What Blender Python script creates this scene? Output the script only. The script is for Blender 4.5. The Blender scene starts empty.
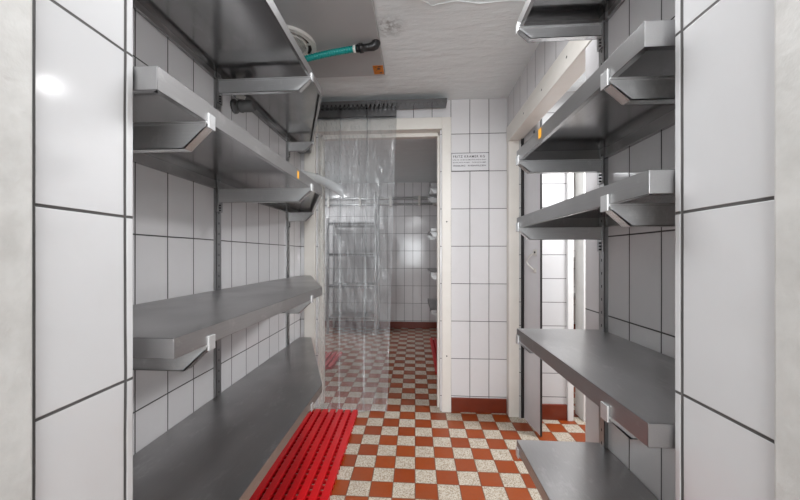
import bpy, bmesh, math, random
from mathutils import Vector, Matrix
random.seed(4)
C = bpy.context.scene.collection
PI = math.pi

# ------------------------------------------------------------------ helpers
class MB:
    def __init__(self): self.bm = bmesh.new()
    def box(self, x0, x1, y0, y1, z0, z1, bev=0.0, seg=2):
        b = bmesh.new()
        vs = [b.verts.new(p) for p in ((x0,y0,z0),(x1,y0,z0),(x1,y1,z0),(x0,y1,z0),(x0,y0,z1),(x1,y0,z1),(x1,y1,z1),(x0,y1,z1))]
        for f in ((0,3,2,1),(4,5,6,7),(0,1,5,4),(1,2,6,5),(2,3,7,6),(3,0,4,7)): b.faces.new([vs[i] for i in f])
        if bev: bmesh.ops.bevel(b, geom=b.edges[:], offset=bev, segments=seg, affect='EDGES', profile=.5)
        self._add(b); return self
    def _add(self, b, M=None):
        me = bpy.data.meshes.new('tmp'); b.to_mesh(me); b.free()
        if M is not None: me.transform(M)
        self.bm.from_mesh(me); bpy.data.meshes.remove(me)
    def prism(self, pts, a, b_, axis='z', bev=0.0):
        """extrude polygon pts (2-D) from a to b_ along axis"""
        b = bmesh.new()
        def P(u, v, w): return {'z':(u,v,w),'y':(u,w,v),'x':(w,u,v)}[axis]
        lo = [b.verts.new(P(u,v,a)) for u,v in pts]; hi = [b.verts.new(P(u,v,b_)) for u,v in pts]
        n = len(pts)
        b.faces.new(lo[::-1]); b.faces.new(hi)
        for i in range(n): b.faces.new((lo[i],lo[(i+1)%n],hi[(i+1)%n],hi[i]))
        bmesh.ops.recalc_face_normals(b, faces=b.faces[:])
        if bev: bmesh.ops.bevel(b, geom=b.edges[:], offset=bev, segments=2, affect='EDGES')
        self._add(b); return self
    def tube(self, pts, r, n=14, cap=True):
        pts = [Vector(p) for p in pts]; b = bmesh.new(); rings = []
        rr = r if isinstance(r, (list, tuple)) else [r]*len(pts)
        up = Vector((0,0,1))
        for i, p in enumerate(pts):
            t = (pts[min(i+1,len(pts)-1)]-pts[max(i-1,0)]).normalized()
            a = t.cross(up)
            if a.length < .05: a = t.cross(Vector((1,0,0)))
            a.normalize(); c = t.cross(a).normalized()
            rings.append([b.verts.new(p+a*math.cos(2*PI*k/n)*rr[i]+c*math.sin(2*PI*k/n)*rr[i]) for k in range(n)])
        for i in range(len(rings)-1):
            for k in range(n): b.faces.new((rings[i][k],rings[i][(k+1)%n],rings[i+1][(k+1)%n],rings[i+1][k]))
        if cap: b.faces.new(rings[0][::-1]); b.faces.new(rings[-1])
        bmesh.ops.recalc_face_normals(b, faces=b.faces[:])
        for f in b.faces:
            if len(f.verts) == 4: f.smooth = True
        self._add(b); return self
    def annulus(self, cx, cy, r0, r1, z0, z1, n=48):
        b = bmesh.new(); R = []
        for k in range(n):
            a = 2*PI*k/n; c, s = math.cos(a), math.sin(a)
            R.append([b.verts.new((cx+c*r, cy+s*r, z)) for r, z in ((r0,z0),(r1,z0),(r1,z1),(r0,z1))])
        for k in range(n):
            q = R[(k+1)%n]
            for j in range(4): b.faces.new((R[k][j],R[k][(j+1)%4],q[(j+1)%4],q[j]))
        bmesh.ops.recalc_face_normals(b, faces=b.faces[:])
        self._add(b); return self
    def build(self, name, mat, parent=None):
        me = bpy.data.meshes.new(name); self.bm.to_mesh(me); self.bm.free()
        o = bpy.data.objects.new(name, me); C.objects.link(o)
        me.materials.append(mat)
        if parent is not None:
            q = parent; off = Vector((0,0,0))
            while q is not None: off += q.location; q = q.parent
            me.transform(Matrix.Translation(-off)); o.parent = parent
        return o

def thing(name, label, cat, loc=(0,0,0), group=None):
    o = bpy.data.objects.new(name, None); C.objects.link(o); o.empty_display_size = .1
    o.location = loc; tag(o, label, cat, group); return o
def tag(o, label, cat, group=None):
    o['label'] = label; o['category'] = cat
    if group: o['group'] = group
    return o
def struct(name, mb, m):
    o = mb.build(name, m); o['kind'] = 'structure'; return o

# ------------------------------------------------------------------ materials
def lin(c):
    return tuple((v/255/12.92 if v/255 <= .04045 else ((v/255+.055)/1.055)**2.4) for v in c)+(1,)
class NT:
    def __init__(self, name):
        self.m = bpy.data.materials.new(name); self.m.use_nodes = True
        self.t = self.m.node_tree; self.b = self.t.nodes['Principled BSDF']
        self.co = self.t.nodes.new('ShaderNodeTexCoord').outputs['Object']
    def n(self, typ, **kw):
        x = self.t.nodes.new(typ)
        for k, v in kw.items(): setattr(x, k, v)
        return x
    def l(self, a, b): self.t.links.new(a, b)
    def math(self, op, a, b=None, c=None):
        x = self.n('ShaderNodeMath', operation=op)
        for i, v in enumerate((a, b, c)):
            if v is None: continue
            if isinstance(v, (int, float)): x.inputs[i].default_value = v
            else: self.l(v, x.inputs[i])
        return x.outputs[0]
    def mix(self, f, a, b):
        x = self.n('ShaderNodeMix', data_type='RGBA')
        for i, v in ((0, f), (6, a), (7, b)):
            if isinstance(v, (int, float, tuple)): x.inputs[i].default_value = v
            else: self.l(v, x.inputs[i])
        return x.outputs[2]
    def noise(self, scale, detail=3, rough=.5, vec=None, dist=0):
        x = self.n('ShaderNodeTexNoise'); x.inputs['Scale'].default_value = scale
        x.inputs['Detail'].default_value = detail; x.inputs['Roughness'].default_value = rough
        x.inputs['Distortion'].default_value = dist
        self.l(vec or self.co, x.inputs['Vector']); return x.outputs['Fac']
    def maprange(self, v, a, b, c, d):
        x = self.n('ShaderNodeMapRange'); self.l(v, x.inputs[0])
        for i, q in enumerate((a, b, c, d)): x.inputs[i+1].default_value = q
        return x.outputs[0]
    def vscale(self, s):
        x = self.n('ShaderNodeMapping'); x.inputs['Scale'].default_value = s; self.l(self.co, x.inputs['Vector']); return x.outputs[0]
    def bump(self, h, strength=.3, dist=.01):
        x = self.n('ShaderNodeBump'); x.inputs['Strength'].default_value = strength; x.inputs['Distance'].default_value = dist
        self.l(h, x.inputs['Height']); self.l(x.outputs[0], self.b.inputs['Normal'])
    def set(self, **kw):
        for k, v in kw.items():
            k = k.replace('_', ' ')
            i = self.b.inputs[k]
            if isinstance(v, (int, float, tuple)): i.default_value = v
            else: self.l(v, i)
        return self

def tile_mat(name, axis, u0, pu, v0, pv, col=(219,218,219), grout=(44,42,41), g=.0032, rough=.12, hor=True):
    t = NT(name)
    s = t.n('ShaderNodeSeparateXYZ'); t.l(t.co, s.inputs[0])
    u = s.outputs[0 if axis == 'x' else 1]; v = s.outputs[2]
    wob = t.math('MULTIPLY', t.math('SUBTRACT', t.noise(3.3, 2), .5), .0035)
    def line(w, w0, p):
        q = t.math('DIVIDE', t.math('ADD', t.math('SUBTRACT', w, w0), wob), p)
        fr = t.math('FRACT', q); d = t.math('MULTIPLY', t.math('MINIMUM', fr, t.math('SUBTRACT', 1.0, fr)), p)
        return t.maprange(d, g*.55, g*.55+.0012, 1, 0), t.math('FLOOR', q)
    a, fa = line(u, u0, pu)
    if hor:
        b, fb = line(v, v0, pv); m = t.math('MAXIMUM', a, b)
    else:
        m, fb = a, fa
    cx = t.n('ShaderNodeCombineXYZ'); t.l(fa, cx.inputs[0]); t.l(fb, cx.inputs[1])
    wn = t.n('ShaderNodeTexWhiteNoise'); t.l(cx.outputs[0], wn.inputs['Vector'])
    base = t.mix(wn.outputs['Value'], lin(col), lin(tuple(c-7 for c in col)))
    base = t.mix(t.maprange(t.noise(9, 5, .6), .55, .8, 0, .10), base, lin((170,166,160)))
    gv = t.mix(t.noise(14, 3), lin(grout), lin(tuple(min(255, c+45) for c in grout)))
    t.set(Base_Color=t.mix(m, base, gv), Roughness=t.mix(m, (rough,)*3+(1,), (.8,)*3+(1,)))
    h = t.math('ADD', t.math('MULTIPLY', m, -1.0), t.math('MULTIPLY', t.noise(5, 2), .35))
    t.bump(h, .5, .0025)
    return t.m

def floor_mat():
    t = NT('checkered_terrazzo_floor'); s = t.n('ShaderNodeSeparateXYZ'); t.l(t.co, s.inputs[0]); T = .1202
    def ax(v, o):
        q = t.math('DIVIDE', t.math('SUBTRACT', v, o), T); fr = t.math('FRACT', q)
        d = t.math('MULTIPLY', t.math('MINIMUM', fr, t.math('SUBTRACT', 1.0, fr)), T)
        return t.math('FLOOR', q), d
    fx, dx = ax(s.outputs[0], -.001); fy, dy = ax(s.outputs[1], 1.738)
    par = t.math('FLOORED_MODULO', t.math('ADD', fx, fy), 2.0)
    d = t.math('MINIMUM', dx, dy); m = t.maprange(d, .0012, .0028, 1, 0)
    cx = t.n('ShaderNodeCombineXYZ'); t.l(fx, cx.inputs[0]); t.l(fy, cx.inputs[1])
    wn = t.n('ShaderNodeTexWhiteNoise'); t.l(cx.outputs[0], wn.inputs['Vector'])
    vo = t.n('ShaderNodeTexVoronoi'); vo.inputs['Scale'].default_value = 240; t.l(t.co, vo.inputs['Vector'])
    sp = t.n('ShaderNodeSeparateColor'); t.l(vo.outputs['Color'], sp.inputs[0])
    white = t.mix(t.maprange(sp.outputs[0], .62, .72, 0, 1), lin((184,176,162)), lin((150,135,116)))
    white = t.mix(t.maprange(sp.outputs[1], .82, .86, 0, .8), white, lin((120,102,84)))
    red = t.mix(wn.outputs['Value'], lin((140,60,6)), lin((126,50,4)))
    red = t.mix(t.maprange(t.noise(60, 3), .4, .8, 0, .3), red, lin((112,44,12)))
    c = t.mix(par, red, white)
    c = t.mix(t.maprange(t.noise(2.2, 4, .6), .5, .85, 0, .35), c, lin((112,84,60)))
    c = t.mix(m, c, lin((92,62,44)))
    t.set(Base_Color=c, Roughness=t.maprange(t.noise(7, 4), .3, .7, .32, .5))
    t.bump(t.math('MULTIPLY', m, -1.0), .4, .002)
    return t.m

def simple(name, col, rough=.5, metal=0., var=.0, scale=20, bump=0., bscale=60, var_col=None):
    t = NT(name); c = lin(col)
    if var: c = t.mix(t.maprange(t.noise(scale, 4, .6), .35, .75, 0, var), c, lin(var_col or tuple(int(v*.7) for v in col)))
    t.set(Base_Color=c, Roughness=rough, Metallic=metal)
    if bump: t.bump(t.noise(bscale, 4, .6), bump, .004)
    return t.m

def steel(name, col=(174,173,173), r0=.30, r1=.42, axis=(90, 2.5, 90)):
    t = NT(name)
    br = t.noise(5, 2, .5, t.vscale(axis)); sm = t.noise(3.2, 2, .5)
    base = t.mix(t.maprange(sm, .35, .7, 0, 1), lin(col), lin(tuple(int(v*.92) for v in col)))
    base = t.mix(t.maprange(br, .3, .7, 0, .22), base, lin(tuple(int(v*.84) for v in col)))
    scf = t.maprange(t.noise(11, 6, .75, t.vscale((1.6, .7, 1))), .56, .72, 0, 1)
    base = t.mix(t.math('MULTIPLY', scf, .4), base, lin(tuple(min(255, int(v*1.22)) for v in col)))
    # trodden matt upper face, clean bright underside
    g = t.n('ShaderNodeNewGeometry'); sp = t.n('ShaderNodeSeparateXYZ'); t.l(g.outputs['True Normal'], sp.inputs[0])
    under = t.maprange(sp.outputs[2], -.6, -.5, 1, 0)
    rough = t.maprange(sm, .3, .7, r0, r1)
    rough = t.math('ADD', rough, t.math('MULTIPLY', scf, .06))
    rough = t.math('SUBTRACT', rough, t.math('MULTIPLY', under, .17))
    t.set(Base_Color=base, Metallic=.98, Roughness=rough)
    return t.m

GU = 1.325
M_tileL = tile_mat('white_tile_left_wall', 'y', 1.0795, .15, GU, .30)
M_tileR = tile_mat('white_tile_right_wall', 'y', 1.0477, .15, GU, .30)
M_tileRtop = tile_mat('white_tile_over_side_door', 'y', 1.0477, .15, GU, .30, hor=False)
M_tileB = tile_mat('white_tile_back_wall', 'x', .2857, .15, GU, .30)
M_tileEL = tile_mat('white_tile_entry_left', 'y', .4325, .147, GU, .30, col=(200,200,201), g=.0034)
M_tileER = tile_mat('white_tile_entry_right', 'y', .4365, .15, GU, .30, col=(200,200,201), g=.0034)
M_tileF = tile_mat('white_tile_far_wall', 'x', -.041, .145, GU, .30)
M_tileFy = tile_mat('white_tile_far_side', 'y', 3.0, .15, GU, .30)
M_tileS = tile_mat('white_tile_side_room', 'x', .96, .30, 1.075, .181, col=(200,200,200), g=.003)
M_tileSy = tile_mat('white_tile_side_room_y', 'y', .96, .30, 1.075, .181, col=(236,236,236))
M_floor = floor_mat()
M_cream = simple('cream_painted_frame', (224,221,214), .42, 0, .35, 6, .12, 40, (204,198,188))
M_white = simple('white_paint', (226,226,224), .4, 0, .2, 10, .1, 30)
M_jamb = simple('rough_white_painted_jamb', (196,195,192), .55, 0, .6, 14, .5, 26, (158,156,152))
def ceil_mat():
    t = NT('rough_ceiling_plaster')
    n = t.noise(4, 6, .65, t.vscale((1, 3, 1))); n2 = t.noise(2, 2)
    c = t.mix(t.maprange(n, .4, .75, 0, .5), lin((228,234,235)), lin((216,222,223)))
    v = t.n('ShaderNodeVectorMath', operation='DISTANCE'); t.l(t.co, v.inputs[0]); v.inputs[1].default_value = (-.145,1.83,2.5)
    st = t.math('MULTIPLY', t.maprange(v.outputs['Value'], .01, .11, 1, 0), t.maprange(t.noise(26, 4, .7), .42, .6, 0, 1))
    c = t.mix(t.math('MULTIPLY', st, .75), c, lin((70,66,62)))
    t.set(Base_Color=c, Roughness=.6); t.bump(t.math('ADD', n, n2), .5, .02); return t.m
M_ceil = ceil_mat()
M_panel = simple('grey_coated_panel', (168,168,168), .38, 0, .15, 3)
M_base = simple('red_brown_skirting_tile', (112,42,20), .3, 0, .3, 20)
M_steel = steel('brushed_steel_shelf')
M_steel_arm = steel('steel_bracket', (224,225,226), .3, .42, (4, 60, 60))
M_steel_arm.node_tree.nodes['Principled BSDF'].inputs['Metallic'].default_value = .75
M_steel_rail = steel('steel_rail', (176,177,178), .28, .4, (60, 60, 3))
M_steel_dull = steel('dull_dark_steel', (120,120,121), .3, .4, (3, 60, 60))
M_dark = simple('black_rubber', (26,25,25), .5)
M_black = simple('black_plastic_fitting', (30,30,31), .35, 0, .3, 20)
M_grayp = simple('dark_grey_plastic', (84,84,84), .45, 0, .2, 20)
M_whitep = simple('white_plastic', (216,214,208), .35, 0, .15, 30)
M_teal = simple('teal_hose_rubber', (0,142,136), .35, 0, .3, 30)
M_orange = simple('orange_sticker', (206,120,12), .5, 0, .5, 60, 0, 60, (150,84,14))
M_yellow = simple('yellow_sticker', (226,160,40), .5)
M_ink = simple('dark_ink', (52,52,56), .5)
M_red = simple('red_plastic_grating', (190,3,14), .36, 0, .35, 12, .1, 60, (150,0,10))
M_door = simple('grey_coated_door', (212,212,215), .35, 0, .15, 4)
M_sign = simple('white_enamel_plate', (214,214,216), .3)

def pvc():
    t = NT('clear_pvc_strip'); b = t.b
    wv = t.noise(2.6, 2, .5, t.vscale((4.5, 1, 1.3)), .6)
    t.set(Base_Color=lin((216,218,220)), Roughness=.16)
    b.inputs['Specular IOR Level'].default_value = 1.0
    t.bump(wv, 1.0, .06)
    tr = t.n('ShaderNodeBsdfTransparent'); tr.inputs[0].default_value = (.94,.95,.95,1)
    mx = t.n('ShaderNodeMixShader')
    scr = t.noise(6, 4, .6, t.vscale((3.5, 1, .5)))
    f = t.math('ADD', t.maprange(t.noise(2.2, 2, .5, None, .4), .35, .7, .14, .30), t.maprange(scr, .5, .75, 0, .07))
    t.l(f, mx.inputs[0]); t.l(tr.outputs[0], mx.inputs[1]); t.l(b.outputs[0], mx.inputs[2])
    out = t.t.nodes['Material Output']; t.l(mx.outputs[0], out.inputs[0]); return t.m
M_pvc = pvc()
M_pvc_edge = simple('milky_folded_pvc', (226,230,232), .12)
M_pvc_edge.node_tree.nodes['Principled BSDF'].inputs['Alpha'].default_value = .55

def emis(name, col, s):
    t = NT(name); t.set(Base_Color=(.8,.8,.8,1)); t.b.inputs['Emission Color'].default_value = col; t.b.inputs['Emission Strength'].default_value = s
    return t.m

# ------------------------------------------------------------------ setting
XL, XR, D0, H = -.945, .727, 2.73, 2.5
struct('floor', MB().box(-2.4, 3.9, -2.6, 6.0, -.1, 0), M_floor)
struct('ceiling', MB().box(-2.4, 3.9, -2.6, 6.0, H, H+.1), M_ceil)
cr = bpy.data.objects['ceiling']
MB().tube([(-.22,1.62,2.5),(-.12,1.63,2.4995),(-.03,1.635,2.499),(.04,1.655,2.4985),(.085,1.69,2.498),(.12,1.68,2.4985),(.2,1.665,2.499),(.32,1.69,2.499),(.47,1.68,2.4995),(.60,1.70,2.5)], .0035, 6).build('peeling_plaster_edge', M_ceil, cr)
# entry (door reveal the camera looks out of)
struct('wall_entry_left', MB().box(-1.6, -.527, -.35, .581, 0, H).box(-1.6, -.5255, .580, .597, 0, H, .003), M_tileEL)
struct('wall_entry_right', MB().box(.440, 1.3, -.35, .587, 0, H).box(.4385, 1.3, .586, .603, 0, H, .004), M_tileER)
struct('trim_1', MB().box(-.545, -.519, -.37, .4265, 0, H, .004), M_jamb)
struct('trim_2', MB().box(.4325, .451, -.37, .4385, 0, H, .004), M_jamb)
# room behind the camera
struct('wall_anteroom', MB().box(-1.7, -1.6, -2.5, -.35, 0, H).box(1.3, 1.4, -2.5, -.35, 0, H).box(-1.7, 1.4, -2.6, -2.5, 0, H)
       .box(-1.7, -1.55, -.36, .6, 0, H).box(1.25, 1.4, -.36, .6, 0, H), M_white)
# main chamber
struct('wall_left', MB().box(-1.05, XL, .597, 2.74, 0, H), M_tileL)
struct('wall_right', MB().box(XR, .81, .603, 1.494, 0, H), M_tileR)
struct('wall_over_side_door', MB().box(XR, .81, 1.494, 2.75, 2.26, H), M_tileRtop)
# wall with the main door opening
struct('wall_back', MB().box(-2.0, -.80, D0, 2.84, 0, H).box(.20, .80, D0, 2.84, 0, H).box(-.80, .20, D0, 2.84, 2.28, H), M_tileB)
struct('baseboard_back', MB().box(.286, .722, 2.718, 2.732, 0, .114, .003), M_base)
# crack-like slanting joint in the top tile of the back wall
# far chamber
struct('wall_far', MB().box(-2.0, 3.6, 5.8, 5.9, 0, H), M_tileF)
struct('wall_far_left', MB().box(-2.0, -1.9, 2.84, 5.8, 0, H), M_tileFy)
struct('wall_far_right', MB().box(.62, .80, 2.84, 5.8, 0, H), M_tileFy)
struct('baseboard_far', MB().box(-1.9, .62, 5.785, 5.802, 0, .11, .003).box(.80, 3.5, 5.785, 5.802, 0, .11, .003), M_base)
# side room on the right and corridor behind it
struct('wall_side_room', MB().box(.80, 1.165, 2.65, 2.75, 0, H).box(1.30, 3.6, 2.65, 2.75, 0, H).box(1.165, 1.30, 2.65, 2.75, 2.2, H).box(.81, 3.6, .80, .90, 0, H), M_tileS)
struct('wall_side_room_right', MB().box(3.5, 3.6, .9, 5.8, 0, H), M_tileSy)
struct('baseboard_side', MB().box(.90, 1.150, 2.636, 2.652, 0, .118, .003), M_base)
struct('trim_3', MB().box(1.150, 1.192, 2.625, 2.76, .0, 2.2, .003).box(1.265, 1.31, 2.625, 2.76, 0, 2.2, .003).box(1.150, 1.31, 2.622, 2.76, 2.2, 2.26, .003), M_white)

# main door frame
MB_f = MB()
MB_f.box(-.909, -.817, 2.705, 2.74, .0, 2.355, .004)
MB_f.box(.212, .285, 2.705, 2.74, .0, 2.355, .004)
MB_f.box(-.817, .212, 2.705, 2.74, 2.262, 2.355, .003)
MB_f.box(-.817, -.795, 2.735, 2.85, 0, 2.262).box(.198, .214, 2.735, 2.85, 0, 2.262).box(-.80, .20, 2.735, 2.85, 2.262, 2.285)
MB_f.box(-.797, -.772, 2.79, 2.85, 0, 2.24, .003).box(.181, .20, 2.79, 2.85, 0, 2.24, .003).box(-.78, .19, 2.79, 2.85, 2.232, 2.264, .003)
fr = struct('door_1', MB_f, M_cream)
sc = MB()
for z in (.45, 1.52): sc.tube([(.250, 2.706, z), (.250, 2.7035, z)], .006, 10)
sc.build('screw_head', M_grayp, fr)
# side door frame
MB_s = MB().box(XR-.004, .821, 2.665, 2.728, 0, 2.14, .003)
MB_s.box(XR-.006, .82, 1.36, 2.728, 2.14, 2.262, .004)
fr2 = struct('door_2', MB_s, M_cream)
for y in (2.30, 1.98, 1.66): sc = MB().tube([(XR-.007, y, 2.2), (XR-.0035, y, 2.2)], .006, 10); sc.build('screw_head', M_grayp, fr2)

# side door leaf (hinged in the frame, folded back)
leaf = bpy.data.objects.new('cold_room_door', None); C.objects.link(leaf)
ax, ay, bx, by = .826, 2.632, .857, 2.372
L = math.hypot(bx-ax, by-ay)
leaf.location = (bx, by, 0); leaf.rotation_euler = (0, 0, math.atan2(ay-by, ax-bx)-PI/2)
tag(leaf, 'narrow grey coated door leaf with black rubber edge, standing open at right side doorway', 'door')
def lbuild(mb, name, mat, parent):      # local build, thing space
    me = bpy.data.meshes.new(name); mb.bm.to_mesh(me); mb.bm.free(); me.materials.append(mat)
    o = bpy.data.objects.new(name, me); C.objects.link(o); o.parent = parent; return o
# local: y along the leaf from its free edge, -x faces the chamber
lbuild(MB().box(0, .012, .006, L, .012, 2.24, .002), 'door_panel', M_door, leaf)
lbuild(MB().box(-.001, .013, 0, .0065, .008, 2.243, .002).box(-.001, .012, .0, L, 2.2405, 2.249), 'rubber_seal', M_dark, leaf)
lbuild(MB().box(-.020, .001, L-.006, L+.006, .012, 2.23), 'gap_shade_strip', M_dark, leaf)  # dark strip standing in for the shaded gap beside the jamb
hd = MB(); hp = []
for i in range(13):
    a = i/12; hp.append((-.008-.032*math.sin(PI*a), .085+.035*math.sin(PI*a), 1.27-.12*a))
hd.tube(hp, .005, 8); hn = lbuild(hd, 'door_handle', M_whitep, leaf)
lbuild(MB().box(-.006, .001, .055, .098, 1.25, 1.295, .002).box(-.006, .001, .062, .098, 1.13, 1.16, .002), 'handle_plate', M_whitep, leaf)
for y_, z_ in ((.085, 2.13), (.21, 2.075)): lbuild(MB().tube([(.001, y_, z_), (-.006, y_, z_)], .011, 12), 'bolt', M_grayp, leaf)
lbuild(MB().tube([(-.006, .068, 1.274), (-.012, .068, 1.274)], .007, 12), 'screw', M_dark, leaf)

# ------------------------------------------------------------------ shelves
def bracket_parts(root, xw, xt, yc, ztop, sgn, tip_up=.02, hgt=.062):
    """U-channel arm from wall xw to tip xt (world), its top at ztop; sgn=+1 wall on the left"""
    w = .026; cut = hgt*.9
    def pl(a, b):
        return [(xw, ztop), (xt, ztop), (xt-sgn*.004, ztop-.012), (xt-sgn*cut, ztop-hgt), (xw, ztop-hgt)]
    m = MB()
    for y0 in (yc-w/2, yc+w/2-.002): m.prism([(u, v) for u, v in pl(0, 0)], y0, y0+.002, 'y')
    m.box(min(xw, xt-sgn*cut), max(xw, xt-sgn*cut), yc-w/2, yc+w/2, ztop-hgt, ztop-hgt+.002)
    # rolled flange along the upper edges
    m.box(min(xw, xt), max(xw, xt), yc-w/2-.004, yc-w/2+.002, ztop-.004, ztop)
    m.box(min(xw, xt), max(xw, xt), yc+w/2-.002, yc+w/2+.004, ztop-.004, ztop)
    m.prism([(xt-sgn*cut, ztop-hgt), (xt-sgn*.004, ztop-.012), (xt-sgn*.007, ztop-.012), (xt-sgn*(cut+.003), ztop-hgt+.003)], yc-w/2, yc+w/2, 'y')
    o = m.build('bracket', M_steel_arm, root)
    t = MB().box(min(xt-sgn*.001, xt+sgn*.004), max(xt-sgn*.001, xt+sgn*.004), yc-w/2, yc+w/2, ztop-.014, ztop+tip_up, .001)
    t.build('hook', M_steel_arm, o)
    c = MB().box(min(xw, xw+sgn*.008), max(xw, xw+sgn*.008), yc-w/2-.006, yc+w/2+.006, ztop-hgt-.045, ztop+.01, .0015)
    c.build('wall_clip', M_steel_rail, o)
    for i in range(3): MB().tube([(xw+sgn*.006, yc-w/2+.004, ztop-hgt-.014-i*.012), (xw+sgn*.014, yc-w/2+.004, ztop-hgt-.014-i*.012)], .0036, 8).build('bolt', M_dark, o)
    return o

def shelf(label, poly, ztop, lip, sgn, xw, tips, group, extra=None):
    cx = xw; loc = (xw, poly[0][1], ztop-lip)
    root = thing('wall_shelf', label, 'shelf', loc, group)
    n = len(poly)
    t = .0025
    # top sheet
    m = MB().prism(poly, ztop-t, ztop, 'z')
    # downturned lips, each edge a bevelled band with a small return flange
    cxm = sum(p[0] for p in poly)/n; cym = sum(p[1] for p in poly)/n
    ctr = Vector((cxm, cym))
    for i in range(n):
        a = Vector(poly[i]); b = Vector(poly[(i+1)%n]); d = (b-a).normalized(); nn = Vector((-d.y, d.x))
        if (ctr-a).dot(nn) < 0: nn = -nn
        back = abs(a.x-xw) < .001 and abs(b.x-xw) < .001
        q = [a, b, b+nn*t, a+nn*t]
        m.prism([tuple(v) for v in q], ztop-lip, ztop, 'z', 0)
        if not back:
            e = .014
            q = [a+d*.0, b-d*.0, b+nn*e-d*e*.5, a+nn*e+d*e*.5]
            m.prism([tuple(v) for v in q], ztop-lip, ztop-lip+t, 'z')
    bd = m.build('shelf_board', M_steel, root)
    bv = bd.modifiers.new('b', 'BEVEL'); bv.width = .0012; bv.segments = 2
    # stiffening channels under the sheet
    ys = [p[1] for p in poly]; xs = [p[0] for p in poly]
    for (yc, xt) in tips:
        bracket_parts(root, xw+sgn*.014, xt, yc, ztop-lip, sgn, hgt=.062 if sgn > 0 else .046)
    return root

def lpoly(yn): return [(XL+.002, yn), (-.482, yn), (-.482, 1.72), (-.845, 2.69), (XL+.002, 2.69)]
GL, GR = 'steel wall shelves along the left wall', 'steel wall shelves on the right wall'
tL = [(.765, -.4815), (1.543, -.4815), (2.425, -.7475)]
s1 = shelf('topmost long steel shelf on the left wall, seen from below under the ceiling', lpoly(.60), 2.12, .04, 1, XL, tL, GL)
s2 = shelf('second long steel shelf from top on left wall, yellow sticker on its lip', lpoly(.60), 1.61, .045, 1, XL, tL, GL)
s3 = shelf('third long steel shelf from the top on the left wall, at waist height', lpoly(.645), 1.088, .042, 1, XL, tL, GL)
s4 = shelf('lowest long steel shelf on the left wall, above the red duckboard', lpoly(.60), .585, .042, 1, XL, tL, GL)
def rpoly(yn): return [(XR-.002, yn), (.40, yn), (.40, 1.362), (XR-.002, 1.362)]
tR = [(.735, .3985), (1.342, .3985)]
shelf('topmost short steel shelf on the right wall, seen from below', rpoly(.61), 2.175, .04, -1, XR, tR, GR)
r2 = shelf('second short steel shelf from top on right wall, yellow sticker on its lip', rpoly(.617), 1.665, .046, -1, XR, tR, GR)
shelf('third short steel shelf from the top on the right wall', rpoly(.606), 1.402, .042, -1, XR, tR, GR)
shelf('fourth short steel shelf from the top on the right wall, seen from above', rpoly(.608), .965, .042, -1, XR, tR, GR)
shelf('lowest short steel shelf on the right wall, near the floor', rpoly(.62), .525, .042, -1, XR, tR, GR)
MB().box(-.4822, -.4812, 1.352, 1.37, 1.571, 1.60).build('sticker', M_yellow, s2)
MB().box(.3985, .3995, 1.10, 1.122, 1.63, 1.66).build('sticker', M_yellow, r2)

def rail(label, x, y, sgn, z0, z1, g):
    r = thing('shelf_rail', label, 'rail', (x, y, z0), g)
    a, b = sorted((x, x+sgn*.014))
    m = MB().box(a, b, y-.019, y-.016, z0, z1).box(a, b, y+.016, y+.019, z0, z1).box(*sorted((x+sgn*.0115, x+sgn*.014)), y-.019, y+.019, z0, z1)
    m.build('rail_profile', M_steel_rail, r)
    s = MB(); z = z0+.03
    while z < z1-.03: s.box(*sorted((x+sgn*.0138, x+sgn*.0148)), y-.002, y+.002, z, z+.010); z += .05
    s.build('slot_row', M_dark, r)['kind'] = 'stuff'
gL = 'slotted shelf rails on the left wall'; gR = 'slotted shelf rails on the right wall'
rail('slotted steel rail on the left wall nearest the entry', XL, .765, 1, .42, 2.18, gL)
rail('middle slotted steel rail on the left wall', XL, 1.543, 1, .42, 2.18, gL)
rail('slotted steel rail on the left wall nearest the strip curtain', XL, 2.425, 1, .42, 2.18, gL)
rail('slotted steel rail on the right wall nearest the entry', XR, .735, -1, .30, 2.25, gR)
rail('slotted steel rail on the right wall next to the side doorway', XR, 1.342, -1, .30, 2.25, gR)

# valve stub on the left wall under the top shelf
v = thing('wall_valve', 'dark grey plastic valve stub with wing nut on left wall below top shelf', 'valve', (XL, 1.70, 2.03))
MB().tube([(XL, 1.70, 2.03), (XL+.012, 1.70, 2.03), (XL+.0121, 1.70, 2.03), (XL+.035, 1.70, 2.03)], [.036, .036, .024, .026], 20).build('flange', M_grayp, v)
MB().tube([(XL+.03, 1.70, 2.03), (XL+.045, 1.70, 2.03), (XL+.0455, 1.70, 2.03), (XL+.10, 1.70, 2.03), (XL+.112, 1.70, 2.03)], [.03, .033, .030, .030, .022], 20).build('valve_body', M_grayp, v)
MB().prism([(XL+.03, 2.058), (XL+.075, 2.05), (XL+.082, 2.062), (XL+.06, 2.078), (XL+.035, 2.085)], 1.662, 1.670, 'y', .001).build('wing', M_whitep, v)

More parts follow.
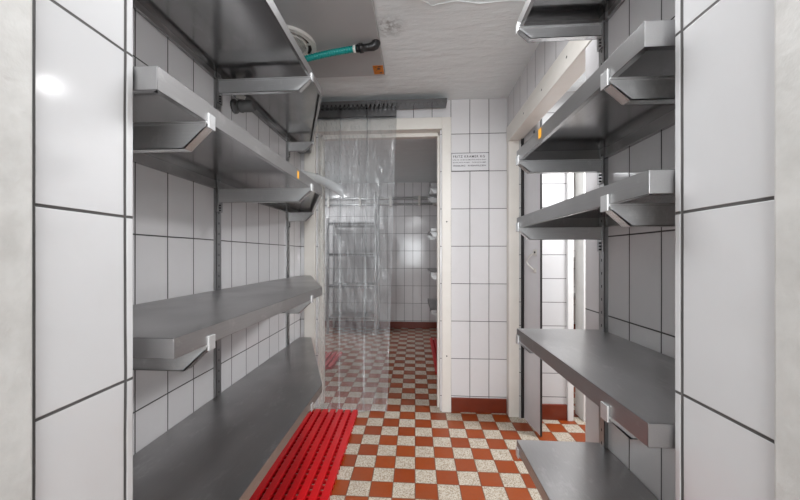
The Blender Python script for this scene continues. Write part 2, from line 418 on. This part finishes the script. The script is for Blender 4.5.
# ------------------------------------------------------------------ ceiling cooler panel
cu = thing('ceiling_cooler', 'large flat grey panel of a ceiling cooler with round white fan grille and orange sticker', 'cooler', (-.57, 1.5, H))
MB().box(XL+.004, -.203, .80, 2.258, 2.462, 2.499, .003).build('panel', M_panel, cu)
vx, vy = -.735, 1.88
g = MB().annulus(vx, vy, .143, .168, 2.444, 2.462).annulus(vx, vy, .112, .122, 2.444, 2.462)
gr = g.build('fan_grille', M_whitep, cu)
MB().annulus(vx, vy, .002, .146, 2.4585, 2.463).build('fan_opening', M_dark, gr)
ww = MB()
for i in range(-10, 11):
    x = i*.0108; hh = math.sqrt(max(.114**2-x*x, 0)); ww.box(vx+x-.0038, vx+x+.0038, vy-hh, vy+hh, 2.449, 2.453)
for i in range(-2, 3):
    y = i*.05; hh = math.sqrt(max(.114**2-y*y, 0)); ww.box(vx-hh, vx+hh, vy+y-.003, vy+y+.003, 2.453, 2.456)
ww.build('grille_bars', M_whitep, gr)
rb = MB()
for a in range(0, 360, 45):
    c, s = math.cos(math.radians(a)), math.sin(math.radians(a))
    MB().tube([(vx+c*.12, vy+s*.12, 2.452), (vx+c*.15, vy+s*.15, 2.452)], .005, 6).build('grille_spoke', M_whitep, gr)
st = MB().box(-.272, -.206, 2.135, 2.235, 2.4600, 2.4622).build('warning_sticker', M_orange, cu)
k = MB()
for (x, y, w, d) in ((-.226,2.218,.016,.012),(-.236,2.17,.018,.016),(-.262,2.205,.004,.004),(-.25,2.185,.012,.003),(-.232,2.146,.018,.008),(-.255,2.15,.008,.004)):
    MB().box(x-w/2, x+w/2, y-d/2, y+d/2, 2.4594, 2.4604).build('sticker_print', M_ink, st)

# drain hose
hs = thing('drain_hose', 'teal ribbed hose with black elbow fitting below the ceiling panel', 'hose', (-.24, 1.90, 2.42))
hp = []; rr = []
P0, P1, P2, P3 = Vector((-.93, 1.95, 2.33)), Vector((-.72, 1.94, 2.395)), Vector((-.52, 1.92, 2.425)), Vector((-.325, 1.90, 2.43))
for i in range(241):
    t = i/240; p = P0*(1-t)**3+P1*3*t*(1-t)**2+P2*3*t*t*(1-t)+P3*t**3
    hp.append(p); rr.append(.0165+(.0022 if (i//3) % 2 else 0))
MB().tube(hp, rr, 14).build('hose_tube', M_teal, hs)
MB().tube([(-.352, 1.902, 2.43), (-.338, 1.901, 2.43)], .0205, 16).build('hose_clamp', M_whitep, hs)
el = [(-.336,1.90,2.43),(-.318,1.90,2.43),(-.317,1.90,2.43),(-.296,1.90,2.432),(-.295,1.90,2.432),(-.262,1.90,2.434),(-.242,1.90,2.437),(-.228,1.90,2.445),(-.222,1.90,2.458),(-.221,1.90,2.464)]
MB().tube(el, [.019,.019,.026,.026,.02,.02,.024,.026,.026,.026], 18).build('elbow_fitting', M_black, hs)
MB().tube([(-.33,1.90,2.43),(-.322,1.90,2.43)], .022, 6).build('collar', M_black, hs)

# ------------------------------------------------------------------ strip curtain
cu = thing('strip_curtain', 'clear plastic strip curtain hanging from a toothed steel rail across the left of the doorway', 'curtain', (-.35, 2.64, 2.44))
m = MB().prism([(2.59, 2.425), (2.705, 2.425), (2.705, 2.46), (2.70, 2.46), (2.70, 2.431), (2.596, 2.431), (2.596, 2.452), (2.59, 2.452)], -.93, .243, 'x')
rl = m.build('hanging_rail', M_steel_dull, cu)
bk = MB()
for x in (-.90, -.5, -.1, .22): MB().box(x-.01, x+.01, 2.66, 2.73, 2.455, 2.47).build('wall_mount', M_steel_rail, rl)
x = -.92; tt = MB()
while x < .235:
    tt.prism([(x, 2.427), (x+.026, 2.427), (x+.022, 2.406), (x+.013, 2.400), (x+.004, 2.406)], 2.592, 2.598, 'y'); x += .034
tt.build('hook_row', M_steel_dull, rl)['kind'] = 'stuff'
def sheet(path, x0f, x1f, n=18, wob=.012, seed=0):
    """vertical sheet; path(t)->z ; x0f/x1f(t) its edges; returns MB with two skins"""
    b = bmesh.new(); G = []
    rnd = random.Random(seed); ph = [rnd.uniform(0, 6) for _ in range(4)]
    nz = 60
    for i in range(nz+1):
        t = i/nz; z = path(t); row = []
        for j in range(n+1):
            u = j/n; x = x0f(t)+(x1f(t)-x0f(t))*u
            y = yb+wob*(.5*math.sin(u*PI)*1.2+.35*math.sin(2*PI*t*1.3+ph[0]+u*2)*t+.25*math.sin(2*PI*t*3.1+ph[1])*math.sin(u*5+ph[2]))
            row.append(b.verts.new((x, y, z)))
        G.append(row)
    for i in range(nz):
        for j in range(n):
            f = b.faces.new((G[i][j], G[i][j+1], G[i+1][j+1], G[i+1][j])); f.smooth = True
    r = bmesh.ops.solidify(b, geom=b.faces[:], thickness=.002)
    mb = MB(); mb._add(b); return mb
strips = [(-.775, -.585, -.805, -.60, 2.655), (-.600, -.37, -.61, -.40, 2.640), (-.385, -.145, -.42, -.222, 2.652)]
for i, (a, b_, c, d, yb) in enumerate(strips):
    s = sheet(lambda t: 2.36-2.345*t, lambda t: a+(c-a)*t, lambda t: b_+(d-b_)*t, 14, .014, i).build('plastic_strip', M_pvc, cu)
    hb = MB().box(a-.03 if i == 0 else a, b_-.004, 2.628, 2.634, 2.345, 2.402, .001).box(a-.03 if i == 0 else a, b_-.004, 2.662, 2.668, 2.345, 2.402, .001)
    x = a+.004
    while x < b_-.02: hb.box(x, x+.018, 2.592, 2.634, 2.398, 2.402); x += .034
    hb.build('clamp_plate', M_steel_dull, cu)
# strip pushed aside and caught over the second shelf
b = bmesh.new(); G = []
for i in range(41):
    t = i/40
    p = Vector((-.90+.345*t, 2.635-.03*math.sin(PI*t), 1.90-.145*t-.045*math.sin(PI*t)*(.3)))
    p.z = 1.90 - .155*t + .015*math.sin(PI*t)
    row = []
    for j in range(13):
        a = -1.9+3.1*j/12; r = .028*(1+.5*t)
        row.append(b.verts.new(p+Vector((0, -r*math.cos(a), r*math.sin(a)*1.1))))
    G.append(row)
for i in range(40):
    for j in range(12): f = b.faces.new((G[i][j], G[i][j+1], G[i+1][j+1], G[i+1][j])); f.smooth = True
bmesh.ops.solidify(b, geom=b.faces[:], thickness=.002)
mb = MB(); mb._add(b); mb.build('curled_strip', M_pvc_edge, cu)

# ------------------------------------------------------------------ name plate
sg = thing('name_plate', 'small white enamel maker plate with dark lettering on tiles beside the doorway', 'sign', (.4357, 2.73, 2.0))
MB().box(.290, .582, 2.724, 2.731, 1.929, 2.068, .002).build('plate', M_sign, sg)
MB().box(.2857, .5865, 2.7275, 2.7305, 1.925, 2.0725).build('plate_edge', M_ink, sg)
def text(s, x, z, w, hgt, parent, bold=0, sp_=1.0):
    cu_ = bpy.data.curves.new('t', 'FONT'); cu_.body = s; cu_.size = 1; cu_.offset = bold; cu_.align_x = 'LEFT'; cu_.space_character = sp_
    o = bpy.data.objects.new('t', cu_); C.objects.link(o)
    dg = bpy.context.evaluated_depsgraph_get(); me = bpy.data.meshes.new_from_object(o.evaluated_get(dg))
    bpy.data.objects.remove(o)
    xs = [v.co.x for v in me.vertices]; ys = [v.co.y for v in me.vertices]
    sx = w/(max(xs)-min(xs)); sy = hgt/(max(ys)-min(ys)); x0 = min(xs); y0 = min(ys)
    for v_ in me.vertices: v_.co = Vector((x+(v_.co.x-x0)*sx, 2.7235, z+(v_.co.y-y0)*sy)) - parent.location
    me.materials.append(M_ink); q = bpy.data.objects.new('lettering', me); C.objects.link(q); q.parent = parent
text('FRITZ KRAMER KG', .302, 2.032, .250, .019, sg, .012, 1.25)
text('KÄLTE- UND KLIMAANLAGEN BAU', .300, 2.011, .262, .010, sg, .008)
text('KÜHLANLAGEN · KÜHLRÄUME', .300, 1.990, .262, .010, sg, .006)
text('FREIBURG · RHEINFELDEN', .302, 1.962, .258, .012, sg, .012)

# ------------------------------------------------------------------ red duckboards
def duckboard(label, x0, x1, y0, y1, n, rot=0, pitchy=.042, g='red plastic duckboards'):
    r = thing('duckboard', label, 'mat', ((x0+x1)/2, (y0+y1)/2, 0), g)
    w = (x1-x0)/n
    for i in range(n):
        xa = x0+i*w
        MB().box(xa+w*.15, xa+w*.85, y0, y1, .016, .034, .004).build('slat', M_red, r)
    c = MB(); y = y0+.012
    while y < y1-.02:
        c.box(x0+.008, x1-.008, y, y+.011, .001, .0165); y += pitchy
    c.build('cross_rib', M_red, r)['kind'] = 'stuff'
    r.rotation_euler.z = rot
    return r
duckboard('red plastic duckboard on the floor beside the lowest left shelf, the nearest and largest', -.905, -.432, 1.38, 2.635, 8, .015)
duckboard('red plastic duckboard on the far room floor seen behind the curtain', -1.42, -.905, 3.63, 4.20, 8)
duckboard('red plastic duckboard at right of the far room floor behind the door jamb', .205, .60, 3.55, 5.0, 7)

# ------------------------------------------------------------------ far room contents
rk = thing('shelving_rack', 'tall steel rack with perforated shelves against the far wall behind the curtain', 'rack', (-1.0, 5.5, 0))
for x in (-1.39, -.625):
    for y in (5.28, 5.69): MB().box(x-.018, x+.018, y-.018, y+.018, 0, 2.25 if x > -1 else 1.85, .003).build('upright', M_steel_rail, rk)
for z in (.275, .781, 1.287, 1.777):
    m = MB().box(-1.375, -.64, 5.27, 5.70, z-.004, z)
    m.box(-1.375, -.64, 5.268, 5.272, z-.055, z+.004).box(-1.375, -.64, 5.698, 5.702, z-.055, z+.004)
    s = m.build('rack_shelf', M_steel_rail, rk)
    d = MB(); x = -1.35
    while x < -.66: d.tube([(x, 5.2675, z-.026), (x, 5.2665, z-.026)], .014, 10); x += .038
    d.build('perforation', M_dark, s)
pr = thing('meat_rail', 'horizontal steel pipe rail with clamps along the far wall', 'rail', (-.6, 5.7, 2.18))
MB().tube([(-1.85, 5.755, 2.225), (.29, 5.755, 2.225)], .024, 14).build('pipe', M_steel_arm, pr)
MB().tube([(-1.85, 5.77, 2.125), (.29, 5.77, 2.125)], .018, 14).build('pipe', M_steel_arm, pr)
for x in (-1.5, -.95, -.42, .07):
    MB().box(x-.02, x+.02, 5.725, 5.80, 2.09, 2.262, .004).build('pipe_clamp', M_whitep, pr)
bs = thing('wall_unit', 'off-white boxed wall fitting at right end of the far pipe rail', 'wall fitting', (.35, 5.72, 2.2))
MB().box(.30, .60, 5.60, 5.80, 2.10, 2.27, .006).box(.31, .59, 5.596, 5.60, 2.115, 2.255, .001).build('housing', M_whitep, bs)
G3 = 'short steel shelves on the right of the far room'
for z, lab in ((2.12, 'topmost short steel shelf on the far room right wall'), (1.58, 'second short steel shelf on the far room right wall'),
               (1.05, 'third short steel shelf on the far room right wall'), (.60, 'lowest short steel shelf on the far room right wall')):
    r = thing('wall_shelf', lab, 'shelf', (.62, 4.6, z-.04), G3)
    m = MB().box(.185, .62, 4.05, 5.1, z-.003, z).box(.185, .188, 4.05, 5.1, z-.04, z).box(.185, .62, 4.05, 4.053, z-.04, z).box(.185, .62, 5.097, 5.1, z-.04, z)
    m.build('shelf_board', M_steel, r)
    for y in (4.2, 4.95):
        MB().prism([(.62, z-.04), (.182, z-.04), (.23, z-.10), (.62, z-.10)], y-.013, y+.013, 'y').build('bracket', M_steel_arm, r)
G4 = 'steel shelves on the corridor end wall'
for z, lab in ((1.22, 'upper grey steel shelf in the corridor seen through the side doorway gap'), (.62, 'lower grey steel shelf in the corridor seen through the side doorway gap')):
    r = thing('wall_shelf', lab, 'shelf', (2.6, 5.8, z-.04), G4)
    MB().box(2.2, 3.1, 5.4, 5.80, z-.004, z).box(2.2, 3.1, 5.4, 5.404, z-.06, z).box(2.2, 2.204, 5.4, 5.8, z-.06, z).build('shelf_board', M_steel, r)
    for x in (2.35, 2.95): MB().prism([(5.8, z-.06), (5.41, z-.06), (5.5, z-.13), (5.8, z-.13)], x-.013, x+.013, 'x').build('bracket', M_steel_arm, r)

# ------------------------------------------------------------------ lamps
def lamp(label, x, y, lx, ly, power, col=(1, .97, .93), group=None):
    r = thing('ceiling_lamp', label, 'lamp', (x, y, H), group)
    MB().box(x-lx/2, x+lx/2, y-ly/2, y+ly/2, H-.05, H-.001, .006).build('housing', M_whitep, r)
    MB().box(x-lx/2+.02, x+lx/2-.02, y-ly/2+.02, y+ly/2-.02, H-.062, H-.05, .004).build('diffuser', emis('lamp_diffuser', (*col, 1), 3), r)
    ld = bpy.data.lights.new('tube_light', 'AREA'); ld.shape = 'RECTANGLE'; ld.size = lx-.04; ld.size_y = ly-.04; ld.energy = power; ld.color = col
    lo = bpy.data.objects.new('tube_light', ld); C.objects.link(lo); lo.parent = r; lo.location = (0, 0, -.066)
lamp('ceiling lamp over the shelved chamber near the entry', .04, 1.10, .25, .8, 20, (.97, .98, 1))
lamp('ceiling lamp in the bright side room', 1.65, 2.05, .6, .35, 50, (.98, .98, 1))
lamp('added unseen ceiling lamp in the anteroom', 0, -1.2, .6, 1.2, 18, (.96, .98, 1))  # added behind the camera to light the entry reveals
lamp('ceiling lamp at left of the far room', -1.52, 4.75, .3, .5, 16, (.97, .98, 1))
lamp('added unseen ceiling lamp in the corridor', 2.6, 4.2, .3, .9, 26, (1, .98, .95))  # added fixture, never in view, supplies the corridor's light
# unseen window added to the anteroom's rear wall to brighten the chamber
wf = MB().box(-.98, -.90, -2.50, -2.46, .82, 1.98).box(.90, .98, -2.50, -2.46, .82, 1.98).box(-.98, .98, -2.50, -2.46, .76, .84).box(-.98, .98, -2.50, -2.46, 1.94, 2.02).box(-.02, .02, -2.50, -2.465, .82, 1.98)
wf = struct('added_window_1', wf, M_white)
MB().box(-.90, .90, -2.499, -2.492, .84, 1.94).build('glowing_pane', emis('added_window_glow', (.93, .97, 1, 1), 1.2), wf)  # emissive pane of the added window
ld = bpy.data.lights.new('window_fill_light', 'AREA'); ld.shape = 'RECTANGLE'; ld.size = 1.8; ld.size_y = 1.1; ld.energy = 66; ld.color = (.94, .97, 1)  # area light added in front of the pane
lo = bpy.data.objects.new('window_fill_light', ld); C.objects.link(lo); lo.location = (0, -2.45, 1.39); lo.rotation_euler = (PI/2, 0, 0)

# ------------------------------------------------------------------ world + camera
w = bpy.data.worlds.new('World'); bpy.context.scene.world = w; w.use_nodes = True
w.node_tree.nodes['Background'].inputs[0].default_value = (.8, .85, .9, 1); w.node_tree.nodes['Background'].inputs[1].default_value = .3
cd = bpy.data.cameras.new('Camera'); cam = bpy.data.objects.new('Camera', cd); C.objects.link(cam)
cam.location = (0, 0, 1.255); cam.rotation_euler = (PI/2, 0, .066)
cd.sensor_width = 36; cd.lens = 337/800*36; cd.shift_x = 7/800; cd.shift_y = 5/800; cd.clip_start = .02
bpy.context.scene.camera = cam
vs = bpy.context.scene.view_settings
vs.view_transform = 'Standard'; vs.look = 'None'; vs.gamma = 1; vs.use_curve_mapping = False; vs.exposure = .2
